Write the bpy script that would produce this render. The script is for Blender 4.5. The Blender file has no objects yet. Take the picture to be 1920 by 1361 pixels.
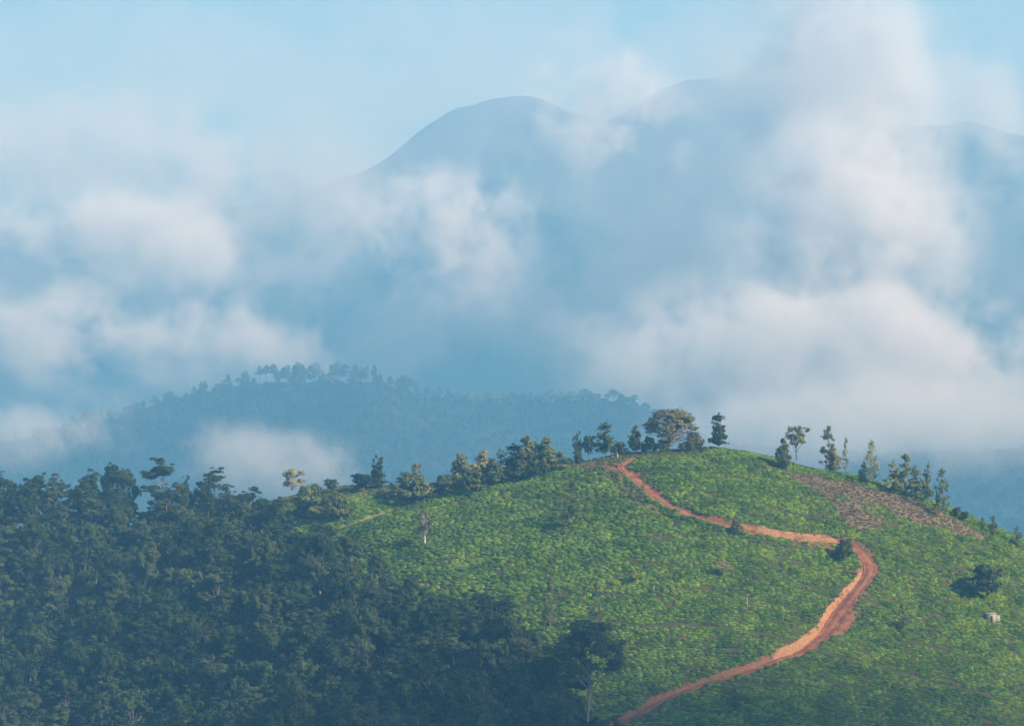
import bpy, math, random
import numpy as np
from mathutils import Vector, Matrix
random.seed(7); rng = np.random.default_rng(7)
S = bpy.context.scene; C = S.collection
K = 1.84e-4          # tangent per photograph pixel
H0 = 640.0           # photograph row of the horizon
# ------------------------------------------------------------------ camera
cam = bpy.data.cameras.new('camera'); camo = bpy.data.objects.new('camera', cam); C.objects.link(camo)
camo.location = (0, 0, 0); camo.rotation_euler = (math.pi/2, 0, 0)
cam.sensor_width = 36; cam.lens = 36/(1920*K)
cam.shift_y = -(680.5-H0)/1920.0
cam.clip_start = 1; cam.clip_end = 40000
S.camera = camo
# ------------------------------------------------------------------ light
SUN_EL = math.radians(33); SUN_AZ = math.radians(120)      # azimuth from +Y (view direction) clockwise
W = bpy.data.worlds.new('World'); S.world = W; W.use_nodes = True
nt = W.node_tree; nt.nodes.clear()
o_ = nt.nodes.new('ShaderNodeOutputWorld'); b_ = nt.nodes.new('ShaderNodeBackground'); s_ = nt.nodes.new('ShaderNodeTexSky')
s_.sky_type = 'NISHITA'; s_.sun_disc = False; s_.sun_elevation = SUN_EL; s_.sun_rotation = SUN_AZ
s_.air_density = 1.0; s_.dust_density = 2.6; s_.ozone_density = 2
nt.links.new(s_.outputs[0], b_.inputs[0]); b_.inputs[1].default_value = 0.05
nt.links.new(b_.outputs[0], o_.inputs[0])
sd = bpy.data.lights.new('sun', 'SUN'); sd.energy = 5.0; sd.angle = math.radians(0.6); sd.color = (1.0, 0.975, 0.965)
so = bpy.data.objects.new('sun', sd); C.objects.link(so)
to_sun = Vector((math.sin(SUN_AZ)*math.cos(SUN_EL), math.cos(SUN_AZ)*math.cos(SUN_EL), math.sin(SUN_EL)))
so.rotation_euler = to_sun.to_track_quat('Z', 'Y').to_euler(); so.location = (300, 500, 500)
S.view_settings.view_transform = 'Standard'; S.view_settings.look = 'None'
S.view_settings.gamma = 1; S.view_settings.use_curve_mapping = False
S.view_settings.exposure = 0.70
S.render.engine = 'CYCLES'
S.cycles.use_denoising = True
S.cycles.max_bounces = 5; S.cycles.diffuse_bounces = 2; S.cycles.glossy_bounces = 1
S.cycles.transmission_bounces = 3; S.cycles.volume_bounces = 4; S.cycles.transparent_max_bounces = 8
S.cycles.volume_step_rate = 0.6; S.cycles.volume_max_steps = 128
# ------------------------------------------------------------------ helpers
def tag(o, label=None, cat=None, group=None, kind=None):
    if label: o['label'] = label
    if cat: o['category'] = cat
    if group: o['group'] = group
    if kind: o['kind'] = kind
    return o
def link(name, me, mat=None, parent=None):
    if mat is not None and len(me.materials) == 0: me.materials.append(mat)
    o = bpy.data.objects.new(name, me); C.objects.link(o)
    if parent is not None: o.parent = parent
    return o
def np_mesh(name, V, F, smooth=False):
    """V (n,3), F (m,3|4) index array"""
    V = np.asarray(V, dtype=np.float32); F = np.asarray(F, dtype=np.int32)
    me = bpy.data.meshes.new(name); n = F.shape[1]
    me.vertices.add(len(V)); me.vertices.foreach_set('co', V.ravel())
    me.loops.add(F.size); me.loops.foreach_set('vertex_index', F.ravel())
    me.polygons.add(len(F))
    me.polygons.foreach_set('loop_start', np.arange(0, F.size, n, dtype=np.int32))
    try: me.polygons.foreach_set('loop_total', np.full(len(F), n, dtype=np.int32))
    except Exception: pass
    me.update(calc_edges=True)
    if smooth: me.polygons.foreach_set('use_smooth', np.ones(len(F), dtype=bool))
    return me
def grid_faces(nx, ny):
    i = np.arange((nx-1)*(ny-1)); r = i//(nx-1); c = i % (nx-1); a = r*nx+c
    return np.stack([a, a+1, a+nx+1, a+nx], 1)
def _hash(ix, iy, seed):
    h = (ix.astype(np.int64)*374761393 + iy.astype(np.int64)*668265263 + seed*1274126177) & 0x7fffffff
    h = ((h ^ (h >> 13))*1274126177) & 0x7fffffff
    return ((h ^ (h >> 16)) & 0xffff)/65535.0
def vnoise(x, y, seed=0):
    x = np.asarray(x, float); y = np.asarray(y, float)
    ix = np.floor(x); iy = np.floor(y); fx = x-ix; fy = y-iy
    fx = fx*fx*(3-2*fx); fy = fy*fy*(3-2*fy)
    a = _hash(ix, iy, seed); b = _hash(ix+1, iy, seed); c = _hash(ix, iy+1, seed); d = _hash(ix+1, iy+1, seed)
    return (a*(1-fx)+b*fx)*(1-fy)+(c*(1-fx)+d*fx)*fy
def fbm(x, y, seed=0, oct=4):
    s = 0; a = 1; t = 0
    for i in range(oct):
        s = s+a*(vnoise(x*2**i+17.3*i, y*2**i-9.1*i, seed+i)-.5); t += a; a *= .5
    return s/t*2
def smooth_interp(pts, lo=-6000, hi=8000, step=10, r=4):
    p = np.array(pts, float); X = np.arange(lo, hi+1, step); Y = np.interp(X, p[:, 0], p[:, 1])
    k = np.hanning(2*r+3)[1:-1]; k /= k.sum()
    Y = np.convolve(np.pad(Y, r, mode='edge'), k, 'valid')
    return lambda q: np.interp(q, X, Y)
def in_poly(px, py, poly):
    px = np.asarray(px, float); py = np.asarray(py, float); r = np.zeros(px.shape, bool); n = len(poly)
    for i in range(n):
        x1, y1 = poly[i]; x2, y2 = poly[(i+1) % n]
        if y1 == y2: continue
        c = ((y1 > py) != (y2 > py)) & (px < (x2-x1)*(py-y1)/(y2-y1)+x1)
        r ^= c
    return r
def sstep(a, b, x):
    t = np.clip((x-a)/(b-a), 0, 1); return t*t*(3-2*t)
# ------------------------------------------------------------------ material helpers
def newmat(name):
    m = bpy.data.materials.new(name); m.use_nodes = True; t = m.node_tree; t.nodes.clear()
    out = t.nodes.new('ShaderNodeOutputMaterial'); return m, t, out
def N(t, ty, **kw):
    n = t.nodes.new(ty)
    for k, v in kw.items():
        if k.startswith('i_'):
            key = k[2:]; key = int(key) if key.isdigit() else key.replace('_', ' ')
            n.inputs[key].default_value = v
        else: setattr(n, k, v)
    return n
def ramp(t, fac, stops):
    r = t.nodes.new('ShaderNodeValToRGB'); e = r.color_ramp.elements
    while len(e) < len(stops): e.new(.5)
    for i, (p, c) in enumerate(stops): e[i].position = p; e[i].color = (*c, 1)
    t.links.new(fac, r.inputs[0]); return r.outputs[0]
def noise(t, scale, detail=3, vec=None, rough=.55):
    n = N(t, 'ShaderNodeTexNoise'); n.inputs['Scale'].default_value = scale; n.inputs['Detail'].default_value = detail
    n.inputs['Roughness'].default_value = rough
    if vec is not None: t.links.new(vec, n.inputs['Vector'])
    return n.outputs[0]
def leaf_mat(name, dark, light, scale=.35, trans=.25, tips=None, rnd=.35):
    """foliage: colour varies clump by clump and tree by tree"""
    m, t, out = newmat(name); L = t.links.new
    geo = N(t, 'ShaderNodeNewGeometry'); oi = N(t, 'ShaderNodeObjectInfo')
    n1 = noise(t, scale, 3, geo.outputs['Position'])
    mx = N(t, 'ShaderNodeMath', operation='MULTIPLY_ADD'); L(oi.outputs['Random'], mx.inputs[0]); mx.inputs[1].default_value = rnd; 
    ms = N(t, 'ShaderNodeMath', operation='SUBTRACT'); L(n1, ms.inputs[0]); ms.inputs[1].default_value = rnd/2
    L(ms.outputs[0], mx.inputs[2])
    stops = [(.3, dark), (.68, light)]
    if tips: stops = [(.28, dark), (.56, light), (.74, tips)]
    col = ramp(t, mx.outputs[0], stops)
    # leaf to leaf variation
    mi = N(t, 'ShaderNodeMath', operation='MULTIPLY_ADD'); L(geo.outputs['Random Per Island'], mi.inputs[0]); mi.inputs[1].default_value = .5; mi.inputs[2].default_value = .75
    mu = N(t, 'ShaderNodeVectorMath', operation='SCALE'); L(col, mu.inputs[0]); L(mi.outputs[0], mu.inputs[3])
    d = N(t, 'ShaderNodeBsdfDiffuse'); L(mu.outputs[0], d.inputs[0])
    tr = N(t, 'ShaderNodeBsdfTranslucent'); L(mu.outputs[0], tr.inputs[0])
    mix = N(t, 'ShaderNodeMixShader'); mix.inputs[0].default_value = trans; L(d.outputs[0], mix.inputs[1]); L(tr.outputs[0], mix.inputs[2])
    L(mix.outputs[0], out.inputs[0]); return m
def rough_mat(name, stops, scale, detail=4, bump=.0, bscale=4):
    m, t, out = newmat(name); L = t.links.new
    geo = N(t, 'ShaderNodeNewGeometry'); col = ramp(t, noise(t, scale, detail, geo.outputs['Position']), stops)
    d = N(t, 'ShaderNodeBsdfDiffuse'); L(col, d.inputs[0])
    if bump:
        bn = N(t, 'ShaderNodeBump'); bn.inputs['Distance'].default_value = bump; L(noise(t, bscale, 4, geo.outputs['Position']), bn.inputs['Height']); L(bn.outputs[0], d.inputs['Normal'])
    L(d.outputs[0], out.inputs[0]); return m
# ------------------------------------------------------------------ the near hill: height function
Y1, Y2 = 1000.0, 1062.0
c1 = smooth_interp([(-6000, 3200), (-600, 1450), (0, 1220), (300, 1132), (500, 1060), (640, 1002), (750, 956), (850, 921), (950, 894), (1050, 871), (1120, 857), (1200, 842), (1330, 838), (1400, 845), (1500, 876), (1600, 897), (1700, 926), (1800, 965), (1920, 1016), (2300, 1200), (3000, 1550), (8000, 3400)])
c2 = smooth_interp([(-6000, 2600), (-800, 1120), (0, 1008), (300, 1003), (400, 990), (480, 956), (550, 932), (650, 906), (750, 903), (850, 889), (950, 878), (1050, 868), (1200, 862), (1330, 885), (1500, 960), (2000, 1260), (8000, 3400)])
def ridge(x, y, Yr, c, m, a, mb=None):
    px = 960+x/(K*Yr); zr = (H0-c(px))*K*Yr
    t = Yr-y
    mm = np.where(t > 0, m, mb or m)
    return zr-mm*(np.sqrt(t*t+a*a)-a)
def base_h(x, y):
    x = np.asarray(x, float); y = np.asarray(y, float)
    h1 = ridge(x, y, Y1, c1, .60, 26, .5); h2 = ridge(x, y, Y2, c2, .52, 16, .5)
    q = 2.0; h = np.maximum(h1, h2)+q*np.log1p(np.exp(-np.abs(h1-h2)/q))
    w = sstep(0, 60, np.abs(y-Y1)+20)
    h = h+w*2.6*fbm(x/62, y/70, 3, 3)+.5*fbm(x/13, y/11, 5, 3)
    h = h+2.4*w*np.sin(x/38+y/60)          # gentle spurs and hollows
    r = np.hypot(x, y+15)
    h3 = -2.6-.55*np.maximum(r-6, 0)+.4*fbm(x/20, y/20, 8, 3)  # the slope the camera stands on
    fl = -296+5*fbm(x/300, y/300, 9, 3)
    return np.maximum(np.maximum(h, h3), fl)
def project(x, y, z): return 960+x/(K*y), H0-z/(K*y)
def cast(px, py, hf=None, y0=600., y1=1250.):
    """first hit of the sight line of a photograph pixel with the hill, in world metres"""
    hf = hf or base_h
    ys = np.arange(y0, y1, .4); xs = (px-960)*K*ys; zs = (H0-py)*K*ys; d = hf(xs, ys)-zs
    i = np.nonzero(d >= 0)[0]
    if len(i) == 0:
        j = int(np.argmax(d)); return np.array([xs[j], ys[j], float(hf(xs[j], ys[j]))])
    j = i[0]; return np.array([xs[j], ys[j], zs[j]])
# ------------------------------------------------------------------ road lines
def catmull(P, n=10):
    P = [P[0]]+list(P)+[P[-1]]; out = []
    for i in range(1, len(P)-2):
        p0, p1, p2, p3 = map(np.array, P[i-1:i+3])
        for k in range(n):
            t = k/n; out.append(.5*((2*p1)+(-p0+p2)*t+(2*p0-5*p1+4*p2-p3)*t*t+(-p0+3*p1-3*p2+p3)*t**3))
    out.append(np.array(P[-2])); return np.array(out)
def world_line(pix, step=1.0, sm=7):
    W_ = catmull([cast(*p) for p in pix], 12)
    s = np.r_[0, np.cumsum(np.linalg.norm(np.diff(W_[:, :2], axis=0), axis=1))]
    q = np.arange(0, s[-1], step); L_ = np.stack([np.interp(q, s, W_[:, i]) for i in range(3)], 1)
    L_[:, 2] = base_h(L_[:, 0], L_[:, 1])
    k = np.ones(2*sm+1)/(2*sm+1)
    for i in range(3): L_[:, i] = np.convolve(np.pad(L_[:, i], sm, mode='reflect', reflect_type='odd'), k, 'valid')
    return L_
ROAD = world_line([(1090, 1395), (1185, 1345), (1240, 1312), (1300, 1288), (1380, 1262), (1450, 1238), (1510, 1212), (1548, 1180), (1572, 1145), (1605, 1108), (1628, 1078), (1630, 1050), (1612, 1030), (1590, 1018), (1555, 1012), (1500, 1009), (1440, 1001), (1390, 992), (1340, 977), (1290, 962), (1250, 945), (1222, 925), (1200, 905), (1178, 888), (1162, 877), (1168, 868), (1190, 862)], sm=4)
SPUR = world_line([(1168, 884), (1150, 876), (1130, 873), (1112, 873), (1098, 878)], sm=2)
TRACK = world_line([(560, 1010), (640, 990), (700, 972), (760, 950), (830, 927), (880, 915)], sm=3)
PATH = world_line([(1712, 1083), (1740, 1084), (1765, 1080), (1790, 1073), (1812, 1068)], sm=2)
def near_line(x, y, Lw):
    """distance, signed side and height of the nearest point of a line"""
    D = np.full(x.shape, 1e9); Z = np.zeros(x.shape); Sg = np.zeros(x.shape); I = np.zeros(x.shape, int)
    T = np.gradient(Lw[:, :2], axis=0); T /= np.linalg.norm(T, axis=1)[:, None]
    lo = Lw[:, :2].min(0)-14; hi = Lw[:, :2].max(0)+14
    m = (x > lo[0]) & (x < hi[0]) & (y > lo[1]) & (y < hi[1])
    idx = np.nonzero(m)
    xs = x[idx]; ys = y[idx]
    bd = np.full(xs.shape, 1e9); bi = np.zeros(xs.shape, int)
    for j in range(0, len(Lw)):
        d = (xs-Lw[j, 0])**2+(ys-Lw[j, 1])**2; u = d < bd; bd = np.where(u, d, bd); bi = np.where(u, j, bi)
    sg = T[bi, 0]*(ys-Lw[bi, 1])-T[bi, 1]*(xs-Lw[bi, 0])
    D[idx] = np.sqrt(bd); Z[idx] = Lw[bi, 2]; Sg[idx] = sg; I[idx] = bi
    return D, Sg, Z, I
RW = 2.5   # half width of the road
def road_width(i, n):   # the road widens at the pull-out under the bend
    f = np.interp(i, np.arange(n), np.ones(n)); return RW*f
rp = np.array([project(*p) for p in ROAD])
RWID = 1.5+.3*fbm(np.arange(len(ROAD))/9., np.zeros(len(ROAD)), 31, 2)+.8*np.exp(-((rp[:, 0]-1585)/60)**2)*(rp[:, 1] > 1040)+.1*(rp[:, 1] > 1040)
PULL = [(1548, 1200), (1583, 1188), (1600, 1165), (1606, 1145), (1588, 1140), (1560, 1168), (1535, 1198)]
CUT = np.clip(.35+.7*np.exp(-((rp[:, 0]-1520)/110)**2)+.5*fbm(np.arange(len(ROAD))/14., np.zeros(len(ROAD)), 77, 2), .2, 2.2)
CUT[rp[:, 1] < 960] *= .3
def ground_h(x, y, cut=.35):
    x = np.asarray(x, float); y = np.asarray(y, float)
    if x.ndim == 0: return float(ground_h(x[None], y[None], cut)[0])
    z = base_h(x, y)
    for Lw, w, c in ((ROAD, RWID, CUT), (SPUR, np.full(len(SPUR), 1.6), np.full(len(SPUR), .25)), (TRACK, np.full(len(TRACK), 1.5), np.full(len(TRACK), .4)), (PATH, np.full(len(PATH), .8), np.full(len(PATH), .2))):
        D, Sg, Z, I = near_line(x, y, Lw); wi = w[I]; ci = c[I]; zr = Z-ci
        up = z > zr
        # flat bed, steep cut on the uphill side, gentle shoulder below
        fu = sstep(wi, wi+1.3, D); fd = sstep(wi+.3, wi+5, D)
        f = np.where(up, fu, fd)
        z = np.where(D < 12, zr*(1-f)+z*f-cut*(D < wi-.2), z)
    return z
# ------------------------------------------------------------------ regions of the hill, drawn on its plan from where the photograph shows them
PRUNED = [(1425, 868), (1470, 880), (1510, 888), (1600, 908), (1700, 932), (1790, 972), (1858, 1012), (1800, 1004), (1735, 984), (1690, 974), (1650, 982), (1612, 994), (1592, 988), (1575, 968), (1545, 932), (1500, 905), (1455, 885)]
FB = smooth_interp([(-6000, 1000), (-200, 990), (0, 990), (300, 1000), (440, 975), (500, 990), (560, 1010), (620, 1035), (680, 1085), (740, 1120), (800, 1140), (900, 1160), (950, 1190), (1000, 1230), (1060, 1290), (1120, 1340), (1180, 1420), (1260, 1520), (1400, 1700), (8000, 9000)])
def regions(x, y, z):
    px, py = project(x, y, z)
    wob = 10*fbm(x/9, y/9, 51, 2)
    forest = py+wob > FB(px)
    w2 = 9*fbm(x/3.2, y/3.2, 53, 3); pruned = in_poly(px+wob*.8+w2, py+wob*.5+w2*.5, PRUNED)
    back = (y > Y2+25)
    dr = near_line(x, y, ROAD); ds = near_line(x, y, SPUR); dt = near_line(x, y, TRACK); dp = near_line(x, y, PATH)
    pull = in_poly(px, py, PULL)
    verge = (dr[0] < RWID[dr[3]]+1.1+.9*fbm(x/3, y/3, 4, 2)) | (ds[0] < 3.0) | pull
    # grassy strip along the upper road and the scrubby top
    strip = in_poly(px, py, [(1085, 880), (1130, 884), (1165, 930), (1205, 952), (1260, 972), (1230, 950), (1190, 915), (1165, 893), (1175, 862), (1330, 848), (1330, 836), (1180, 836), (1120, 850), (1040, 865)])
    saddle = (py < c1(px)+4) & (px < 1010) & (y > Y1+8)
    track = (dt[0] < 2.2) | (dp[0] < 1.2)
    return dict(px=px, py=py, forest=forest, pruned=pruned, verge=verge, strip=strip, saddle=saddle, track=track, pull=pull, back=back, dr=dr)
# ------------------------------------------------------------------ ground sheet
def stretch(a, b, s, lo, hi, g=1.09):
    mid = np.arange(a, b, s); L_ = [mid[0]]; d = s
    while L_[-1] > lo: d = min(d*g, 140); L_.append(L_[-1]-d)
    R_ = [mid[-1]]; d = s
    while R_[-1] < hi: d = min(d*g, 140); R_.append(R_[-1]+d)
    return np.r_[L_[:0:-1], mid, R_[1:]]
gx = stretch(-186, 186, .8, -5200, 5200); gy = stretch(800, 1016, .7, -1500, 18800)
GX, GY = np.meshgrid(gx, gy); GZ = ground_h(GX, GY)
R = regions(GX, GY, np.where(GY > 50, GZ, 0)+(GY <= 50)*1e6) if False else regions(GX, np.maximum(GY, 50), GZ)
GZ = GZ+.10*fbm(GX/1.3, GY/1.3, 12, 2)*((GY > 780) & (GY < 1030))
gme = np_mesh('hillside', np.stack([GX, GY, GZ], -1).reshape(-1, 3), grid_faces(len(gx), len(gy)), True)
ca = gme.color_attributes.new('cover', 'FLOAT_COLOR', 'POINT')
cov = np.zeros((GX.size, 4), np.float32)
cov[:, 0] = (R['pruned']).ravel()*1.0
cov[:, 1] = (R['verge']).ravel()*1.0
cov[:, 2] = (R['strip'] | R['saddle']).ravel()*1.0
near_mask = ((GY < 1300) & (GY > 700)).ravel(); cov[~near_mask] = 0
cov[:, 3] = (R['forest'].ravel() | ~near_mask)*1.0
ca.data.foreach_set('color', cov.ravel())
def ground_mat():
    m, t, out = newmat('hill soil and grass'); L = t.links.new
    geo = N(t, 'ShaderNodeNewGeometry'); P = geo.outputs['Position']; at = N(t, 'ShaderNodeAttribute', attribute_name='cover')
    sp = N(t, 'ShaderNodeSeparateColor'); L(at.outputs['Color'], sp.inputs[0])
    soil = ramp(t, noise(t, .25, 5, P), [(.35, (.055, .075, .018)), (.6, (.085, .085, .035)), (.75, (.17, .09, .055))])
    brown = ramp(t, noise(t, .9, 5, P), [(.3, (.12, .115, .05)), (.6, (.22, .175, .095)), (.75, (.15, .16, .05))])
    red = ramp(t, noise(t, .6, 5, P), [(.32, (.20, .085, .045)), (.5, (.30, .13, .065)), (.62, (.14, .15, .045))])
    grass = ramp(t, noise(t, .5, 5, P), [(.3, (.06, .10, .02)), (.55, (.17, .20, .045)), (.75, (.30, .22, .11))])
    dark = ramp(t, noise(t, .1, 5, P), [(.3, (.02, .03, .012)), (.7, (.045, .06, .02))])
    def mixc(f, a, b):
        mx = N(t, 'ShaderNodeMix', data_type='RGBA'); L(f, mx.inputs[0]); L(a, mx.inputs[6]); L(b, mx.inputs[7]); return mx.outputs[2]
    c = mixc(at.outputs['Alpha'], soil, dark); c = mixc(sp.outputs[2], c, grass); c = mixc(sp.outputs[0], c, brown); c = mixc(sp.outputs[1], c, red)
    d = N(t, 'ShaderNodeBsdfDiffuse'); L(c, d.inputs[0]); bn = N(t, 'ShaderNodeBump'); bn.inputs['Distance'].default_value = .3
    L(noise(t, 1.6, 4, P), bn.inputs['Height']); L(bn.outputs[0], d.inputs['Normal']); L(d.outputs[0], out.inputs[0]); return m
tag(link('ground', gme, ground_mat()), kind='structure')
# ------------------------------------------------------------------ the dirt road, its cut bank, the tracks
road_m = rough_mat('red laterite road', [(.3, (.16, .065, .035)), (.5, (.27, .115, .06)), (.68, (.36, .18, .10))], .35, 6, .12, 2.5)
bank_m = rough_mat('bare clay bank', [(.3, (.26, .13, .06)), (.48, (.44, .25, .12)), (.66, (.27, .12, .055))], .5, 6, .35, 1.8)
track_m = rough_mat('grey brown track', [(.3, (.045, .04, .03)), (.7, (.095, .075, .055))], .5, 5, .1, 3)
def ribbon(name, Lw, wid, cut, m, lift=0, ruts=.0, seed=1, fade=False):
    T = np.gradient(Lw[:, :2], axis=0); T /= np.linalg.norm(T, axis=1)[:, None]; Nn = np.stack([-T[:, 1], T[:, 0]], 1)
    us = np.linspace(-1, 1, 15); V = []
    for i, p in enumerate(Lw):
        edge = .35*fbm(np.array([i/4., i/4.+50]), np.array([0., 0.]), seed, 2)
        for u in us:
            w = wid[i]+.25+(edge[0] if u < 0 else edge[1]); q = p[:2]+Nn[i]*u*w
            z = p[2]-cut[i]+lift+.10*math.cos(u*math.pi*.5)-ruts*(math.exp(-((abs(u)-.5)/.13)**2))+.04*float(vnoise(q[0]/1., q[1]/1., 5))
            if abs(u) == 1: z -= .45
            V.append((q[0], q[1], z))
    me = np_mesh(name, V, grid_faces(len(us), len(Lw)), True); return tag(link(name, me, m), kind='structure')
ribbon('dirt_road', ROAD, RWID, CUT, road_m, .04, .26, 1)
ribbon('dirt_road', SPUR, np.full(len(SPUR), 1.5), np.full(len(SPUR), .25), road_m, .10, .1, 2)
ribbon('track', TRACK, np.full(len(TRACK), 1.3), np.full(len(TRACK), .4), track_m, .04, .1, 3)
ribbon('path', PATH, np.full(len(PATH), .6), np.full(len(PATH), .2), road_m, .04, .0, 4)
# pull-out of loose soil beside the bend
def patch(name, poly, m, lift=.12, step=.8):
    P = [cast(*p) for p in poly]; xs = [p[0] for p in P]; ys = [p[1] for p in P]
    X, Y = np.meshgrid(np.arange(min(xs)-1, max(xs)+1, step), np.arange(min(ys)-1, max(ys)+1, step)); Z = ground_h(X, Y)
    px, py = project(X, Y, Z); w = 6*fbm(X/3, Y/3, 21, 2); ins = in_poly(px+w, py+w*.6, poly)
    F = grid_faces(X.shape[1], X.shape[0]); keep = ins.ravel()[F].all(1); 
    Z = Z+lift+.18*fbm(X/2, Y/2, 22, 3)
    V = np.stack([X, Y, Z], -1).reshape(-1, 3); F = F[keep]; u, inv = np.unique(F, return_inverse=True)
    return tag(link(name, np_mesh(name, V[u], inv.reshape(F.shape), True), m), kind='structure')
patch('loose_soil', PULL, road_m, .15)
patch('loose_soil', [(1476, 1014), (1510, 1014), (1545, 1015), (1580, 1016), (1572, 1030), (1558, 1046), (1548, 1034), (1515, 1026), (1490, 1020)], road_m, .25)
# cut banks on the uphill side
def bank(name, i0, i1, hfac=1.0, seed=0):
    Lw = ROAD; T = np.gradient(Lw[:, :2], axis=0); T /= np.linalg.norm(T, axis=1)[:, None]; Nn = np.stack([-T[:, 1], T[:, 0]], 1)
    V = []; nv = 7
    for i in range(i0, i1):
        p = Lw[i]; a = base_h(p[0]+Nn[i, 0]*3, p[1]+Nn[i, 1]*3); b = base_h(p[0]-Nn[i, 0]*3, p[1]-Nn[i, 1]*3); sgn = 1 if a > b else -1
        w = RWID[i]; zlo = p[2]-CUT[i]-.15
        taper = min(1, (i-i0)/6, (i1-1-i)/6)
        for k in range(nv):
            u = k/(nv-1); d = w-.1+.75*u; q = p[:2]+Nn[i]*sgn*d
            top = float(base_h(p[0]+Nn[i, 0]*sgn*(w+1.1), p[1]+Nn[i, 1]*sgn*(w+1.1)))+.15
            z = zlo+(top-zlo)*(u**.8)*taper
            nn = .42*float(fbm(np.array([q[0]/1.1]), np.array([z/1.0+i*.3]), seed+9, 2)[0])
            V.append((q[0]-Nn[i, 0]*sgn*nn, q[1]-Nn[i, 1]*sgn*nn, z))
    return tag(link(name, np_mesh(name, V, grid_faces(nv, i1-i0), False), bank_m), kind='structure')
ir = lambda px, py: int(np.argmin((rp[:, 0]-px)**2+(rp[:, 1]-py)**2))
bank('road_bank', ir(1450, 1238), ir(1628, 1062), 1)
bank('road_bank', ir(1585, 1018), ir(1340, 977), 1)
# ------------------------------------------------------------------ tree prototypes
bark_pale = rough_mat('pale bark', [(.3, (.17, .14, .10)), (.7, (.34, .29, .23))], 1.2, 4)
bark_white = rough_mat('white bark', [(.3, (.42, .38, .31)), (.7, (.62, .57, .48))], 1.2, 4)
bark_dark = rough_mat('dark bark', [(.3, (.06, .045, .035)), (.7, (.14, .11, .085))], 1.2, 4)
M_euc = leaf_mat('eucalyptus leaves', (.030, .060, .022), (.085, .125, .042), .22, .28, (.115, .148, .052), .35)
M_dark = leaf_mat('dark evergreen leaves', (.05, .09, .032), (.14, .185, .055), .5, .28, (.25, .27, .08))
M_umb = leaf_mat('umbrella tree leaves', (.11, .13, .055), (.23, .24, .10), .5, .35, (.34, .29, .16))
M_yel = leaf_mat('yellow green leaves', (.15, .20, .055), (.34, .36, .10), .7, .45, (.60, .54, .21))
M_mid = leaf_mat('mid green leaves', (.12, .18, .05), (.29, .36, .09), .5, .4, (.55, .51, .16))
M_con = leaf_mat('cypress needles', (.045, .09, .035), (.12, .18, .055), .5, .2)
M_brn = leaf_mat('dry brown twigs', (.10, .065, .045), (.20, .14, .09), .8, .2)
M_flw = leaf_mat('pale yellow blossom', (.22, .23, .08), (.5, .47, .22), .8, .45, (.62, .58, .36))
def tube(V, F, P, r0, r1, n=6):
    P = np.array(P, float); m = len(P); b = len(V)
    for i in range(m):
        t = P[min(i+1, m-1)]-P[max(i-1, 0)]; t /= (np.linalg.norm(t)+1e-9)
        a = np.cross(t, (0.13, 1, .07)); a /= (np.linalg.norm(a)+1e-9); c = np.cross(t, a); r = r0+(r1-r0)*(i/(m-1))
        for k in range(n):
            an = 2*math.pi*k/n; V.append(P[i]+r*(a*math.cos(an)+c*math.sin(an)))
    for i in range(m-1):
        for k in range(n):
            F.append((b+i*n+k, b+i*n+(k+1) % n, b+(i+1)*n+(k+1) % n, b+(i+1)*n+k))
def leaves(P, Nrm, size, rg, aspect=.6):
    n = len(P); r = rg.normal(size=(n, 3)); nn = Nrm+r*.38; nn /= np.linalg.norm(nn, axis=1)[:, None]
    a = np.cross(nn, rg.normal(size=(n, 3))); a /= (np.linalg.norm(a, axis=1)[:, None]+1e-9); b = np.cross(nn, a)
    s = (size*rg.uniform(.6, 1.35, n))[:, None]
    V = np.stack([P-a*s, P-b*s*aspect+nn*s*.25, P+a*s, P+b*s*aspect+nn*s*.25], 1).reshape(-1, 3)
    i = np.arange(n)*4; F = np.concatenate([np.stack([i, i+1, i+2], 1), np.stack([i, i+2, i+3], 1)])
    return V, F
PROTO = {}
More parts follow.
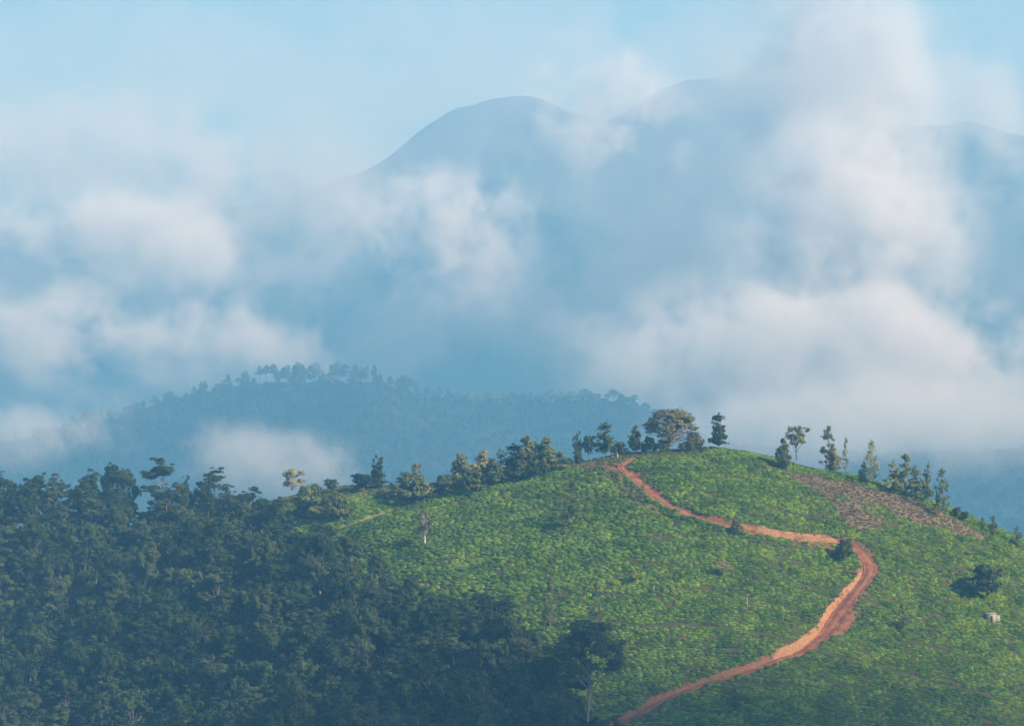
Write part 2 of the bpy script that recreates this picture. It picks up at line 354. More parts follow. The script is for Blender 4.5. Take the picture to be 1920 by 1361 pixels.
def make_proto(key, seed, shape, H=20., Wd=12., nleaf=5200, ls=.42, trunk=bark_pale, leaf=None, tr=.28, nsub=9):
    """a tree H high and Wd wide; shape = list of (x,y,z,rx,rz) puffs in metres"""
    rg = np.random.default_rng(seed); V = []; F = []
    puffs = shape(rg, H, Wd); lean = rg.normal(size=2)*.02*H
    topz = max(p[2] for p in puffs)
    spine = lambda z: np.array([lean[0]*(z/H)**1.5+.012*H*math.sin(z/H*5+seed), lean[1]*(z/H)**1.5, z])
    tube(V, F, [spine(z) for z in np.linspace(-1.2, topz*.96, 9)], tr, tr*.2, 7)
    for (x, y, z, rx, rz) in puffs:
        z0 = max(z*.55, z-rx*1.4-.22*math.hypot(x, y)-H*.08); a = spine(z0); e = np.array([x, y, z-rz*.2]); mid = (a+e)/2+np.array([0, 0, .06*H*rg.uniform(-.3, 1)*min(1, math.hypot(x, y)/(.2*Wd+.01))])
        mid[:2] += rg.normal(size=2)*.02*H
        rr = tr*(1-z0/(H*1.15))*.55; tube(V, F, [a, mid, e], rr, rr*.25, 5)
        for _ in range(3):
            d = rg.normal(size=3); d[2] = abs(d[2])*.5; d /= np.linalg.norm(d); tube(V, F, [e-(e-mid)*.3, e+d*np.array([rx, rx, rz])*.8], rr*.3, rr*.1, 4)
    tme = np_mesh(key+' trunk', V, F, True)
    w = np.array([p[3]**2*p[4]**.6 for p in puffs]); w /= w.sum(); PP = []; NN = []
    sub = []
    for (x, y, z, rx, rz) in puffs:
        k = max(3, int(round(nsub*rg.uniform(.7, 1.3))))
        for _ in range(k):
            d = rg.normal(size=3); d /= np.linalg.norm(d); d[2] = d[2]*.8+.12; q = rg.uniform(.4, 1.3); s_ = rg.uniform(.20, .52)
            sub.append((x+d[0]*rx*q, y+d[1]*rx*q, z+d[2]*rz*q, rx*s_, max(rz*s_, rx*s_*.45)))
    w = np.array([p[3]**1.8*p[4]**.5 for p in sub]); w /= w.sum()
    cc0 = np.array([0, 0, np.mean([p[2] for p in sub])-.12*H])
    for (x, y, z, rx, rz), wi in zip(sub, w):
        n = max(8, int(nleaf*wi)); d = rg.normal(size=(n, 3)); d /= np.linalg.norm(d, axis=1)[:, None]
        low = d[:, 2] < -.25; d[low, 2] *= -.6 if rz < rx*.8 else 1
        rad = rg.uniform(.0, 1, n)**.33; rad *= (1+.25*np.sin(d[:, 0]*5+x)*np.cos(d[:, 1]*6+y))
        p = d*rad[:, None]*np.array([rx, rx, rz])+np.array([x, y, z]); PP.append(p); q = d/np.array([rx, rx, rz]); q /= np.linalg.norm(q, axis=1)[:, None]; g = p-cc0; g /= np.linalg.norm(g, axis=1)[:, None]+1e-6; q = q*.6+g*.75; q[:, 2] += .2; NN.append(q)
    Vl, Fl = leaves(np.concatenate(PP), np.concatenate(NN), ls, rg)
    cme = np_mesh(key+' crown', Vl, Fl); PROTO[key] = (tme, trunk, cme, leaf, H, Wd)
def sh_euc(rg, H, Wd):      # rounded many-headed crown on a high trunk
    out = []; n = rg.integers(15, 20)
    for i in range(n):
        f = rg.uniform(0, 1); z = H*(.40+.5*f); env = Wd*.42*math.sqrt(max(0.05, 1-(f*1.0)**2.4))
        an = rg.uniform(0, 6.28); r = env*math.sqrt(rg.uniform(.1, 1)); s = rg.uniform(.13, .21)*Wd
        out.append((r*math.cos(an), r*math.sin(an), z, s, s*rg.uniform(.75, 1.1)))
    out.append((rg.normal()*.06*Wd, rg.normal()*.06*Wd, H*.92, Wd*.19, Wd*.14)); return out
def sh_flat(rg, H, Wd):     # umbrella heads at uneven heights
    out = []
    for i in range(13):
        an = rg.uniform(0, 6.28); r = Wd*.38*math.sqrt(rg.uniform(.05, 1)); z = H*rg.uniform(.66, .95)-r*.55; s = Wd*rg.uniform(.10, .18); out.append((r*math.cos(an), r*math.sin(an), z, s, s*rg.uniform(.4, .6)))
    out += [(0, 0, H*.93, Wd*.17, Wd*.10), (Wd*.1, 0, H*.83, Wd*.18, Wd*.10)]; return out
def sh_big(rg, H, Wd):      # broad dome of many small flat sprays
    out = []
    for i in range(110):
        an = rg.uniform(0, 6.28); u = math.sqrt(rg.uniform(0, 1)); r = Wd*.46*u; top = H*(.12+.83*math.sqrt(max(0, 1-(u*.97)**2.4)))
        z = top-abs(rg.normal())*H*.13*(1.3-u); s = Wd*rg.uniform(.05, .095); out.append((r*math.cos(an), r*math.sin(an), max(z, H*.12), s, s*.55))
    return out
def sh_layer(rg, H, Wd):    # ragged bushy heads with gaps between them
    out = []
    for i in range(24):
        f = rg.uniform(0, 1); z = H*(.16+.76*f); r = Wd*.36*(1-.5*f*f)*math.sqrt(rg.uniform(.05, 1)); an = rg.uniform(0, 6.28); s = Wd*rg.uniform(.13, .22)*(1-.2*f); out.append((r*math.cos(an), r*math.sin(an), z, s, s*rg.uniform(.55, .9)))
    out.append((0, 0, H*.92, Wd*.14, Wd*.12)); return out
def sh_bushy(rg, H, Wd):    # full leafy tree drawn up to an uneven tip
    out = []
    for i in range(24):
        f = rg.uniform(0, 1)**1.15; z = H*(.14+.74*f); env = Wd*.38*(1-f)**.55; r = env*math.sqrt(rg.uniform(.1, 1)); an = rg.uniform(0, 6.28); s = Wd*(.12+.1*(1-f))*rg.uniform(.8, 1.25); out.append((r*math.cos(an), r*math.sin(an), z, s, s*rg.uniform(.7, 1.1)))
    out += [(Wd*.05, 0, H*.90, Wd*.09, H*.055), (-Wd*.03, 0, H*.82, Wd*.13, H*.06)]; return out
def sh_round(rg, H, Wd):
    out = []
    for i in range(22):
        d = rg.normal(size=3); d /= np.linalg.norm(d); q = rg.uniform(.75, 1.05); d[2] = d[2]*.9+.1; out.append((d[0]*Wd*.34*q, d[1]*Wd*.34*q, H*.6+d[2]*H*.3*q, Wd*rg.uniform(.12, .19), H*.11))
    return out
def sh_dome(rg, H, Wd):     # shrub down to the ground
    out = [(0, 0, H*.4, Wd*.33, H*.4)]
    for i in range(26):
        d = rg.normal(size=3); d /= np.linalg.norm(d); q = rg.uniform(.8, 1.1); d[2] = abs(d[2]); out.append((d[0]*Wd*.38*q, d[1]*Wd*.38*q, H*(.12+.7*d[2]*q), Wd*rg.uniform(.08, .15), H*rg.uniform(.10, .17)))
    return out
def sh_cone(rg, H, Wd):
    out = []
    for i in range(30):
        f = i/29; an = rg.uniform(0, 6.28); r = Wd*.34*(1-f)**.8*rg.uniform(.4, 1.1); s = Wd*(.17*(1-f)+.055); out.append((r*math.cos(an), r*math.sin(an), H*(.08+.88*f), s, H*.055))
    return out
def sh_column(rg, H, Wd):
    out = []
    for c, (ox, hh) in enumerate(((-.22, .85), (.12, 1.), (.3, .72), (-.02, .6))):
        for i in range(10):
            f = i/9; s = Wd*(.16*(1-f**2)+.04); out.append((ox*Wd*(.6+.4*f)+rg.uniform(-.05, .05)*Wd, rg.uniform(-.14, .14)*Wd, H*hh*(.08+.86*f), s, H*.08))
    return out
def sh_feather(rg, H, Wd):  # thin open tree with small scattered sprays
    out = []
    for i in range(34):
        f = rg.uniform(0, 1); an = rg.uniform(0, 6.28); r = Wd*.43*(1-.75*f**1.5)*math.sqrt(rg.uniform(.02, 1)); s = Wd*rg.uniform(.07, .13); out.append((r*math.cos(an), r*math.sin(an), H*(.2+.72*f)-r*.15, s, s*rg.uniform(.6, 1.1)))
    out += [(0, 0, H*.93, Wd*.07, H*.05)]; return out
def sh_open(rg, H, Wd):
    out = []
    for i in range(30):
        an = rg.uniform(0, 6.28); f = rg.uniform(0, 1); r = Wd*.42*math.sqrt(rg.uniform(.05, 1)); out.append((r*math.cos(an), r*math.sin(an), H*(.42+.5*f)-r*.2*f, Wd*rg.uniform(.06, .12), Wd*rg.uniform(.05, .09)))
    return out
def sh_bare(rg, H, Wd):
    out = []
    for i in range(22):
        an = i*2.4; f = rg.uniform(0, 1); r = Wd*.4*math.sqrt(rg.uniform(.1, 1)); out.append((r*math.cos(an), r*math.sin(an), H*(.45+.48*f), Wd*.13, Wd*.13))
    return out
for i in range(5): make_proto('euc%d' % i, 20+i, sh_euc, 23, 13+i % 3, 11000, .34, bark_pale, M_euc, .34)
for i in range(2): make_proto('flat%d' % i, 40+i, sh_flat, 22, 15, 5200, .38, bark_pale, M_euc, .34)
make_proto('big', 51, sh_big, 13, 20, 15000, .27, bark_pale, M_umb, .38)
make_proto('layer', 52, sh_layer, 11, 8, 4200, .30, bark_dark, M_dark, .25)
for i in range(2): make_proto('round%d' % i, 60+i, sh_round, 9, 10, 6200, .30, bark_dark, M_euc, .3)
for i in range(2): make_proto('dome%d' % i, 64+i, sh_dome, 6, 10, 4800, .28, bark_dark, M_dark, .2)
make_proto('cone', 70, sh_cone, 12, 6, 4200, .28, bark_dark, M_con, .22)
make_proto('column', 71, sh_column, 10, 6, 4200, .26, bark_dark, M_con, .2)
for i in range(3): make_proto('mid%d' % i, 80+i, sh_feather, 12, 8, 3600, .24, bark_dark, M_mid, .16)
make_proto('feather', 84, sh_feather, 15, 7, 1900, .23, bark_pale, M_yel, .16)
make_proto('open', 85, sh_open, 13, 9, 2300, .26, bark_dark, M_yel, .2)
make_proto('yellow', 86, sh_bushy, 10, 6, 4200, .28, bark_dark, M_yel, .16)
make_proto('blossom', 87, sh_open, 9, 9, 3000, .27, bark_pale, M_flw, .16)
make_proto('bare', 88, sh_bare, 13, 6, 1300, .20, bark_white, M_brn, .42)
def sh_high(rg, H, Wd): return [(x, y, H*.36+z*.62, a, b) for x, y, z, a, b in sh_euc(rg, H, Wd)]
make_proto('high', 92, sh_high, 46, 24, 16000, .36, bark_pale, M_euc, .5)
make_proto('thin', 89, sh_feather, 14, 4.5, 330, .22, bark_pale, M_yel, .12)
make_proto('dim', 91, sh_feather, 15, 8, 2300, .26, bark_pale, M_mid, .2)
make_proto('hazel', 90, sh_feather, 15, 8, 2400, .22, bark_pale, M_mid, .17)
def put_tree(name, label, cat, key, loc, h, w, group=None, rz=None, parts=True):
    tme, tm, cme, lm, H, Wd = PROTO[key]
    e = bpy.data.objects.new(name, None); C.objects.link(e); e.empty_display_size = 1; e.location = loc
    e.rotation_euler = (random.uniform(-.03, .03), random.uniform(-.03, .03), random.uniform(0, 6.28) if rz is None else rz); e.scale = (w/Wd, w/Wd, h/H)
    tag(e, label, cat, group); link('trunk', tme, tm, e); link('crown', cme, lm, e); return e
def tree_at(name, label, cat, key, px, bpy_, top, wpx, group=None, rz=None, dy=0, yf=None):
    p = cast(px, bpy_, ground_h)
    if dy: p[1] += dy; p[0] = (px-960)*K*p[1]; p[2] = float(ground_h(p[0], p[1]))
    z_top = (H0-top)*K*p[1]; h = z_top-p[2]; w = wpx*K*p[1]
    return put_tree(name, label, cat, key, tuple(p-np.array([0, 0, .15])), h, w, group, rz)
# ------------------------------------------------------------------ skyline and field trees: (name, label, category, kind, px, base row, top row, width px)
TREES = [
 ('umbrella_tree', 'broad domed umbrella tree, by far the widest tree on the hilltop', 'tree', 'big', 1258, 834, 762, 106),
 ('layered_tree', 'dark tree with cushion layers standing alone just right of the broad umbrella tree', 'tree', 'layer', 1348, 838, 775, 46),
 ('evergreen_tree', 'dark bushy evergreen tree on the hilltop left of the broad umbrella tree', 'tree', 'layer', 1135, 856, 792, 50),
 ('cypress', 'dark pointed cypress clump at the left end of the hilltop trees', 'tree', 'column', 1083, 860, 807, 28),
 ('small_tree', 'olive round small tree squeezed between the cypress clump and the bushy evergreen', 'tree', 'round0', 1103, 858, 814, 28),
 ('small_tree', 'small yellow green tree touching the left edge of the broad umbrella tree', 'tree', 'yellow', 1190, 840, 794, 28),
 ('shrub', 'low spreading shrub under the right edge of the broad umbrella tree', 'shrub', 'dome1', 1302, 838, 812, 42),
 ('shrub', 'green shrub at the left foot of the broad umbrella tree', 'shrub', 'dome0', 1218, 838, 815, 34),
 ('open_tree', 'sparse light green tree with open crown and dark bare trunk on right ridge', 'tree', 'open', 1493, 874, 789, 54),
 ('bushy_tree', 'short yellow topped bushy tree leaning at the left of the sparse open tree', 'tree', 'yellow', 1469, 880, 818, 36),
 ('thin_pine', 'thin tall tree with yellowish wispy crown behind a round dark green one', 'tree', 'feather', 1553, 884, 792, 38),
 ('bushy_tree', 'compact green tree with yellow top below the wispy tall tree', 'tree', 'yellow', 1563, 886, 833, 34),
 ('bare_tree', 'very thin almost leafless tree standing alone on the right ridge', 'tree', 'thin', 1585, 892, 817, 16),
 ('feathery_tree', 'tall pale feathery tree beside a small dark bush on the right ridge', 'tree', 'hazel', 1633, 912, 822, 40),
 ('shrub', 'small dark bush at the left foot of the pale feathery ridge tree', 'shrub', 'mid0', 1618, 906, 862, 24),
 ('conifer', 'bushy conifer at the left of the ridge thicket on the right', 'tree', 'mid1', 1674, 925, 860, 44),
 ('conifer', 'tall conifer with loose top in the middle of the ridge thicket', 'tree', 'mid2', 1698, 932, 848, 44),
 ('conifer', 'broad yellow green conifer right of the tallest one in the thicket', 'tree', 'mid0', 1716, 936, 870, 46),
 ('conifer', 'narrow conifer at the right end of the ridge thicket', 'tree', 'mid1', 1736, 942, 878, 34),
 ('bare_tree', 'thin wispy sapling rising out of the right end of the ridge thicket', 'tree', 'thin', 1742, 945, 862, 18),
 ('feathery_tree', 'tall ragged narrow tree standing where the right ridge drops steeply', 'tree', 'hazel', 1768, 972, 874, 42),
 ('shrub', 'small dark round shrub right of the ragged narrow ridge tree', 'shrub', 'round1', 1794, 972, 948, 18),
 ('shrub', 'low dark shrub on the ridge crest above the bright green slope', 'shrub', 'round0', 1808, 978, 957, 18),
 ('shrub', 'blue green bush beyond the crest near the right edge', 'shrub', 'mid2', 1862, 1006, 966, 26),
 ('shrub', 'thin little bush beyond the crest, left of the blue green bush', 'shrub', 'mid0', 1842, 996, 966, 12),
 ('shrub', 'bush cut by the right edge of the view beyond the crest', 'shrub', 'mid1', 1906, 1024, 984, 30),
 ('dark_tree', 'dark round crowned tree in the tea field above the pale stone block', 'tree', 'round0', 1852, 1134, 1053, 74),
 ('shrub', 'tiny dark bush directly behind the pale stone block', 'shrub', 'mid0', 1868, 1150, 1130, 14),
 ('small_tree', 'small dark tree alone in the tea right of the road bank', 'tree', 'mid2', 1693, 1182, 1128, 26),
 ('shrub', 'dark green bush filling the inside of the road bend', 'shrub', 'dome1', 1583, 1050, 1008, 40),
 ('shrub', 'small brownish bush on the lower edge of the upper road', 'shrub', 'dome0', 1380, 998, 976, 30),
 ('sapling', 'little sapling with thin stem standing on the verge of the upper road', 'tree', 'thin', 1207, 936, 892, 16),
 ('feathery_tree', 'feathery dark tree in the upper tea field below the red road end', 'tree', 'dim', 1070, 990, 896, 48),
 ('pale_tree', 'grey brown nearly bare tree with white trunk standing in the tea', 'tree', 'bare', 797, 1028, 952, 34),
 ('slender_tree', 'slender dark tree rising from the tea, left of its shorter neighbour', 'tree', 'dim', 1031, 1195, 1072, 34),
 ('slender_tree', 'slender dark tree in the tea, right one of the close pair', 'tree', 'dim', 1118, 1190, 1086, 42),
 ('shrub', 'small reddish brown bush in the middle of the tea field', 'shrub', 'mid0', 1187, 1094, 1064, 26),
 ('shrub', 'yellow green flowering bush in the tea field below the upper road', 'shrub', 'blossom', 1356, 1082, 1046, 34),
 ('shrub', 'light green bush near the bottom, below the lower red road', 'shrub', 'mid1', 1378, 1330, 1288, 36),
 # left saddle
 ('conifer', 'dark double pointed conifer on the saddle skyline', 'tree', 'column', 708, 914, 851, 46),
 ('round_tree', 'round grey green tree left of the double pointed conifer', 'tree', 'round1', 677, 926, 884, 48),
 ('pale_tree', 'small pale blossoming tree peeping over the dark dome bush', 'tree', 'blossom', 780, 910, 863, 26),
 ('shrub', 'large dark dome shaped bush in the middle of the saddle', 'shrub', 'dome0', 772, 940, 881, 94),
 ('shrub', 'lower dark dome bush to the right of the largest saddle bush', 'shrub', 'dome1', 836, 930, 888, 62),
 ('blossom_tree', 'pale yellow blossoming tree standing out against the mist', 'tree', 'blossom', 548, 932, 874, 58),
 ('shrub', 'wide dark dome bush at the forest edge on the left', 'shrub', 'dome1', 582, 978, 908, 92),
 ('shrub', 'dark dome bush right of the wide one at the forest edge', 'shrub', 'dome0', 634, 975, 915, 56),
 ('small_tree', 'small dark tree peeping over the dome bushes at the forest edge', 'tree', 'round0', 621, 925, 896, 30),
 ('small_tree', 'tiny dark tree just left of the small one over the dome bushes', 'tree', 'dome0', 588, 935, 904, 34),
 ('leafy_tree', 'yellow tipped tree at the left end of the long hedge of trees', 'tree', 'yellow', 866, 918, 846, 62),
 ('leafy_tree', 'pointed yellow tipped tree, second from the left in the long hedge', 'tree', 'yellow', 906, 912, 840, 58),
 ('leafy_tree', 'low round tree between the pointed trees of the long hedge', 'tree', 'mid1', 938, 904, 840, 60),
 ('leafy_tree', 'dark bushy tree in the middle of the long hedge of trees', 'tree', 'layer', 962, 898, 832, 58),
 ('leafy_tree', 'tallest tree of the long hedge, with a single pointed tip', 'tree', 'yellow', 990, 894, 812, 60),
 ('leafy_tree', 'yellow tipped tree at the right end of the long hedge', 'tree', 'yellow', 1024, 888, 815, 58),
 ('leafy_tree', 'small bushy tree closing the hedge below the red road end', 'tree', 'mid2', 1050, 882, 844, 40),
 ('shrub', 'low olive bush filling the hedge between its two left pointed trees', 'shrub', 'dome0', 888, 922, 872, 56),
 ('shrub', 'dark olive bush at the foot of the hedge right of the second pointed tree', 'shrub', 'dome1', 926, 912, 862, 52),
 ('shrub', 'broad bush at the foot of the tallest hedge tree, on its left', 'shrub', 'dome0', 974, 900, 852, 54),
 ('shrub', 'broad bush at the foot of the tallest hedge tree, on its right', 'shrub', 'dome1', 1008, 895, 846, 54),
 ('leafy_tree', 'half grown olive tree rising between the tallest hedge tree and the hedge end', 'tree', 'mid1', 1006, 890, 824, 40),
 # forest skyline
 ('umbrella_eucalyptus', 'isolated flat topped tree with leaning limbs on the forest skyline', 'tree', 'flat0', 402, 985, 874, 78),
 ('tall_eucalyptus', 'tallest eucalyptus on the forest skyline with a wide airy crown', 'tree', 'flat1', 300, 1000, 858, 104),
 ('tall_eucalyptus', 'narrow eucalyptus right of the tallest crown of the skyline', 'tree', 'euc0', 346, 1000, 890, 46),
 ('tall_eucalyptus', 'high round eucalyptus left of the tallest crown of the skyline', 'tree', 'euc1', 206, 1000, 868, 58),
 ('tall_eucalyptus', 'eucalyptus just right of the high round one on the skyline', 'tree', 'euc2', 236, 1005, 882, 60),
 ('tall_eucalyptus', 'broad eucalyptus left of the high round one on the skyline', 'tree', 'euc3', 170, 1008, 882, 74),
 ('tall_eucalyptus', 'eucalyptus with a pair of round heads near the left edge', 'tree', 'flat0', 108, 1010, 886, 70),
 ('tall_eucalyptus', 'small headed eucalyptus between the left edge and the pair of round heads', 'tree', 'euc4', 68, 1010, 886, 54),
 ('tall_eucalyptus', 'dense eucalyptus cut by the left edge of the view', 'tree', 'euc0', 8, 1010, 880, 70),
 ('tall_eucalyptus', 'low dark eucalyptus below the isolated flat topped tree', 'tree', 'euc2', 378, 1010, 912, 60),
 ('tall_eucalyptus', 'low round tree where the forest skyline meets the pale mist', 'tree', 'euc3', 455, 1000, 922, 62),
 ('tall_eucalyptus', 'wide crowned tree with long pale trunk at the forest corner near the road', 'tree', 'high', 1105, 1400, 1160, 165),
 ('tall_eucalyptus', 'grey round crowned tree at the bottom edge, lighter than the forest behind', 'tree', 'euc2', 552, 1480, 1258, 104),
]
for T_ in TREES: tree_at(*T_)
# ------------------------------------------------------------------ the forest
pts = []
row = 0
for by in np.arange(1000, 1570, 34):
    row += 1
    for bx in np.arange(-60, 1300, 54):
        px = bx+random.uniform(-15, 15)+(23 if row % 2 else 0); py = by+random.uniform(-12, 12)
        if py < FB(px)+2 or px < -70 or (abs(px-1105) < 50 and py > 1330): continue
        pts.append((px, py))
groups = 'eucalyptus trees of the dark forest'
nfor = 0
for (px, py) in pts:
    edge = py-FB(px)
    if px > 480 and edge < 40: hpx = random.uniform(60, 85); w = random.uniform(48, 64)
    elif px > 480 and edge < 90: hpx = random.uniform(80, 110); w = random.uniform(55, 78)
    elif px < 480 and edge < 40: hpx = random.uniform(65, 90); w = random.uniform(52, 74)
    else: hpx = random.uniform(105, 150); w = random.uniform(66, 96)
    if 1150 < py < 1330 and px < 1000 and random.random() < .3: hpx *= .82
    s = 1+(py-1100)*.0004
    if py-hpx*s > 1372: continue
    p = cast(px, py, ground_h); h = hpx*s*K*p[1]; w = w*s*K*p[1]
    key = random.choice(['euc0', 'euc1', 'euc2', 'euc3', 'euc4', 'euc0', 'euc2', 'flat0', 'flat1', 'round1'] if edge > 60 else ['euc0', 'euc3', 'euc4', 'round1', 'euc1'])
    put_tree('eucalyptus', 'dark green eucalyptus tree packed into the shaded forest at lower left', 'tree', key, tuple(p-np.array([0, 0, .3])), h, w, groups); nfor += 1
print('forest trees', nfor)
# ------------------------------------------------------------------ tea bushes
def bush_mesh(name, seed, n=90, ls=.235, r=.78, hz=.62, droop=.2):
    rg = np.random.default_rng(seed); d = rg.normal(size=(n, 3)); d /= np.linalg.norm(d, axis=1)[:, None]; d[:, 2] = np.abs(d[:, 2])
    p = d*np.array([r, r, hz])*rg.uniform(.8, 1.08, n)[:, None]; nn = d.copy(); nn[:, 2] += .4
    V, F = leaves(p, nn, ls, rg, .75)
    # inner body so the bush is not see-through
    k = 7; Vb = []; Fb = []
    for j, (rr, z) in enumerate(((.8, -.25), (.86, .12), (.66, .38), (.3, .54))):
        for i in range(k):
            a = 2*math.pi*i/k+j*.4; q = rr*r*rg.uniform(.85, 1.1); Vb.append((q*math.cos(a), q*math.sin(a), z*hz/.55))
    Vb.append((0, 0, hz*1.0)); 
    for j in range(3):
        for i in range(k):
            a = j*k+i; b = j*k+(i+1) % k; Fb += [(a, b, b+k), (a, b+k, a+k)]
    for i in range(k): Fb.append((3*k+i, 3*k+(i+1) % k, 4*k))
    V = np.concatenate([np.array(Vb), V]); F = np.concatenate([np.array(Fb), F+len(Vb)])
    return np_mesh(name, V, F)
M_tea = leaf_mat('tea leaves', (.08, .16, .020), (.19, .33, .034), .10, .3, (.29, .42, .045), .32)
M_prn = leaf_mat('pruned tea twigs', (.20, .155, .085), (.34, .265, .155), .35, .25, (.24, .27, .08), .5)
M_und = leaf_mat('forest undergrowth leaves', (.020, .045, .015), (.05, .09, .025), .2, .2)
M_grs = leaf_mat('verge grass', (.08, .11, .03), (.20, .21, .06), .25, .3, (.34, .27, .14), .4)
tea_me = [bush_mesh('tea bush %d' % i, 300+i) for i in range(5)]
for m_ in tea_me: m_.materials.append(M_tea)
prn_me = [bush_mesh('pruned bush %d' % i, 320+i, 26, .26, .55, .22) for i in range(3)]
for m_ in prn_me: m_.materials.append(M_prn)
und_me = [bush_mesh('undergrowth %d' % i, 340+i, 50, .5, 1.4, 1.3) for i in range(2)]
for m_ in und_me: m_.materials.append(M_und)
grs_me = [bush_mesh('grass tuft %d' % i, 350+i, 40, .25, .7, .45) for i in range(3)]
for m_ in grs_me: m_.materials.append(M_grs)
def scatter_group(name, P, rot, scl, meshes, **tags):
    """ONE object: the bushes of a whole field, instanced on a point mesh by geometry nodes"""
    me = bpy.data.meshes.new(name); me.vertices.add(len(P)); me.vertices.foreach_set('co', np.asarray(P, np.float32).ravel())
    a = me.attributes.new('rot', 'FLOAT_VECTOR', 'POINT'); a.data.foreach_set('vector', np.asarray(rot, np.float32).ravel())
    a = me.attributes.new('scl', 'FLOAT_VECTOR', 'POINT'); a.data.foreach_set('vector', np.asarray(scl, np.float32).ravel())
    a = me.attributes.new('pick', 'INT', 'POINT'); a.data.foreach_set('value', rng.integers(0, len(meshes), len(P)).astype(np.int32))
    o = bpy.data.objects.new(name, me); C.objects.link(o); tag(o, **tags)
    g = bpy.data.node_groups.new(name, 'GeometryNodeTree')
    g.interface.new_socket('Geometry', in_out='INPUT', socket_type='NodeSocketGeometry'); g.interface.new_socket('Geometry', in_out='OUTPUT', socket_type='NodeSocketGeometry')
    gi = g.nodes.new('NodeGroupInput'); go = g.nodes.new('NodeGroupOutput'); ip = g.nodes.new('GeometryNodeInstanceOnPoints'); gg = g.nodes.new('GeometryNodeGeometryToInstance')
    for src in reversed(meshes):
        oi = g.nodes.new('GeometryNodeObjectInfo'); oi.inputs['Object'].default_value = src; oi.inputs['As Instance'].default_value = False; oi.transform_space = 'ORIGINAL'
        g.links.new(oi.outputs['Geometry'], gg.inputs[0])
    def attr(nm, ty):
        n = g.nodes.new('GeometryNodeInputNamedAttribute'); n.data_type = ty; n.inputs['Name'].default_value = nm; return n.outputs['Attribute']
    e2r = g.nodes.new('FunctionNodeEulerToRotation'); g.links.new(attr('rot', 'FLOAT_VECTOR'), e2r.inputs[0])
    g.links.new(gi.outputs[0], ip.inputs['Points']); g.links.new(gg.outputs[0], ip.inputs['Instance']); ip.inputs['Pick Instance'].default_value = True
    g.links.new(attr('pick', 'INT'), ip.inputs['Instance Index']); g.links.new(e2r.outputs[0], ip.inputs['Rotation']); g.links.new(attr('scl', 'FLOAT_VECTOR'), ip.inputs['Scale'])
    g.links.new(ip.outputs[0], go.inputs[0])
    md = o.modifiers.new('scatter', 'NODES'); md.node_group = g; return o
def field(x0, x1, y0, y1, dx, dy, jx, jy, wob=1.5):
    X, Y = np.meshgrid(np.arange(x0, x1, dx), np.arange(y0, y1, dy)); X = X+rng.uniform(-jx, jx, X.shape)+rng.uniform(0, dx, (X.shape[0], 1)); 
    Y = Y+wob*fbm(X/22, Y/30, 61, 2)+rng.uniform(-jy, jy, Y.shape); X = X+.6*fbm(X/9, Y/9, 66, 2); return X.ravel(), Y.ravel()
X, Y = field(-215, 215, 800, 1085, 1.75, 1.2, .7, .16)
Z = ground_h(X, Y); Rg = regions(X, Y, Z)
n1 = fbm(X/16, Y/13, 71, 3); n2 = fbm(X/3.5, Y/2.2, 73, 2)
ok = ~(Rg['forest'] & (Rg['py'] > FB(Rg['px'])+14)) & ~(Rg['pruned'] & (fbm(X/7, Y/6, 89, 3) < .40)) & ~Rg['verge'] & ~Rg['strip'] & ~Rg['track'] & (Rg['py'] < 1440) & ~((Y > Y1+14) & ~Rg['saddle'])
ok &= (n2 > -.62) & ~((n1 > .58) & (n2 > .1))
ok &= ~((Rg['saddle']) & (Y > Y2-14))
fr = (Y+7*fbm(X/45, Y/60, 81, 2)+.12*X)/13.5; ok &= ~((fr-np.floor(fr) < .075) & (vnoise(X/22, np.floor(fr)*3.7, 83) > .42))
fx = (X+9*fbm(X/60, Y/40, 85, 2)-.55*Y)/47.; ok &= ~((fx-np.floor(fx) < .02) & (vnoise(Y/30, np.floor(fx)*2.3, 87) > .35))
X = X[ok]; Y = Y[ok]; Z = Z[ok]; n1 = n1[ok]; n2 = n2[ok]; px = Rg['px'][ok]; py = Rg['py'][ok]
sz = np.clip(.80+.26*n2+rng.uniform(-.15, .15, len(X)), .5, 1.35)
scl = np.stack([sz*rng.uniform(1.2, 2.4, len(X)), sz*rng.uniform(.72, .95, len(X)), sz*rng.uniform(.9, 1.4, len(X))], 1)
rot = np.stack([rng.uniform(-.1, .15, len(X)), rng.uniform(-.12, .12, len(X)), rng.normal(-.06, .12, len(X))], 1)
vis = (py < 1356) & (px > 1235) & (px < 1915)
idx = np.nonzero(vis)[0]; idx = idx[np.argsort(Y[idx])][:300]; first = set(idx.tolist()); srcs = {}
for n_, i in enumerate(idx):
    j = n_ % 5; o = link('tea_bush', tea_me[j]); o.location = (X[i], Y[i], Z[i]); o.rotation_euler = tuple(rot[i]); o.scale = tuple(scl[i])
    tag(o, 'rounded green tea bush in the nearest rows along the bottom edge of the field', 'tea bush', 'tea bushes of the nearest rows')
    if j not in srcs: srcs[j] = o
keep = np.ones(len(X), bool); keep[idx] = False
P = np.stack([X, Y, Z], 1)
scatter_group('tea_field', P[keep], rot[keep], scl[keep], [srcs[j] for j in range(5)], label='rows of clipped green tea bushes covering the sunlit hillside', cat='tea field', kind='stuff')
print('tea', len(X))
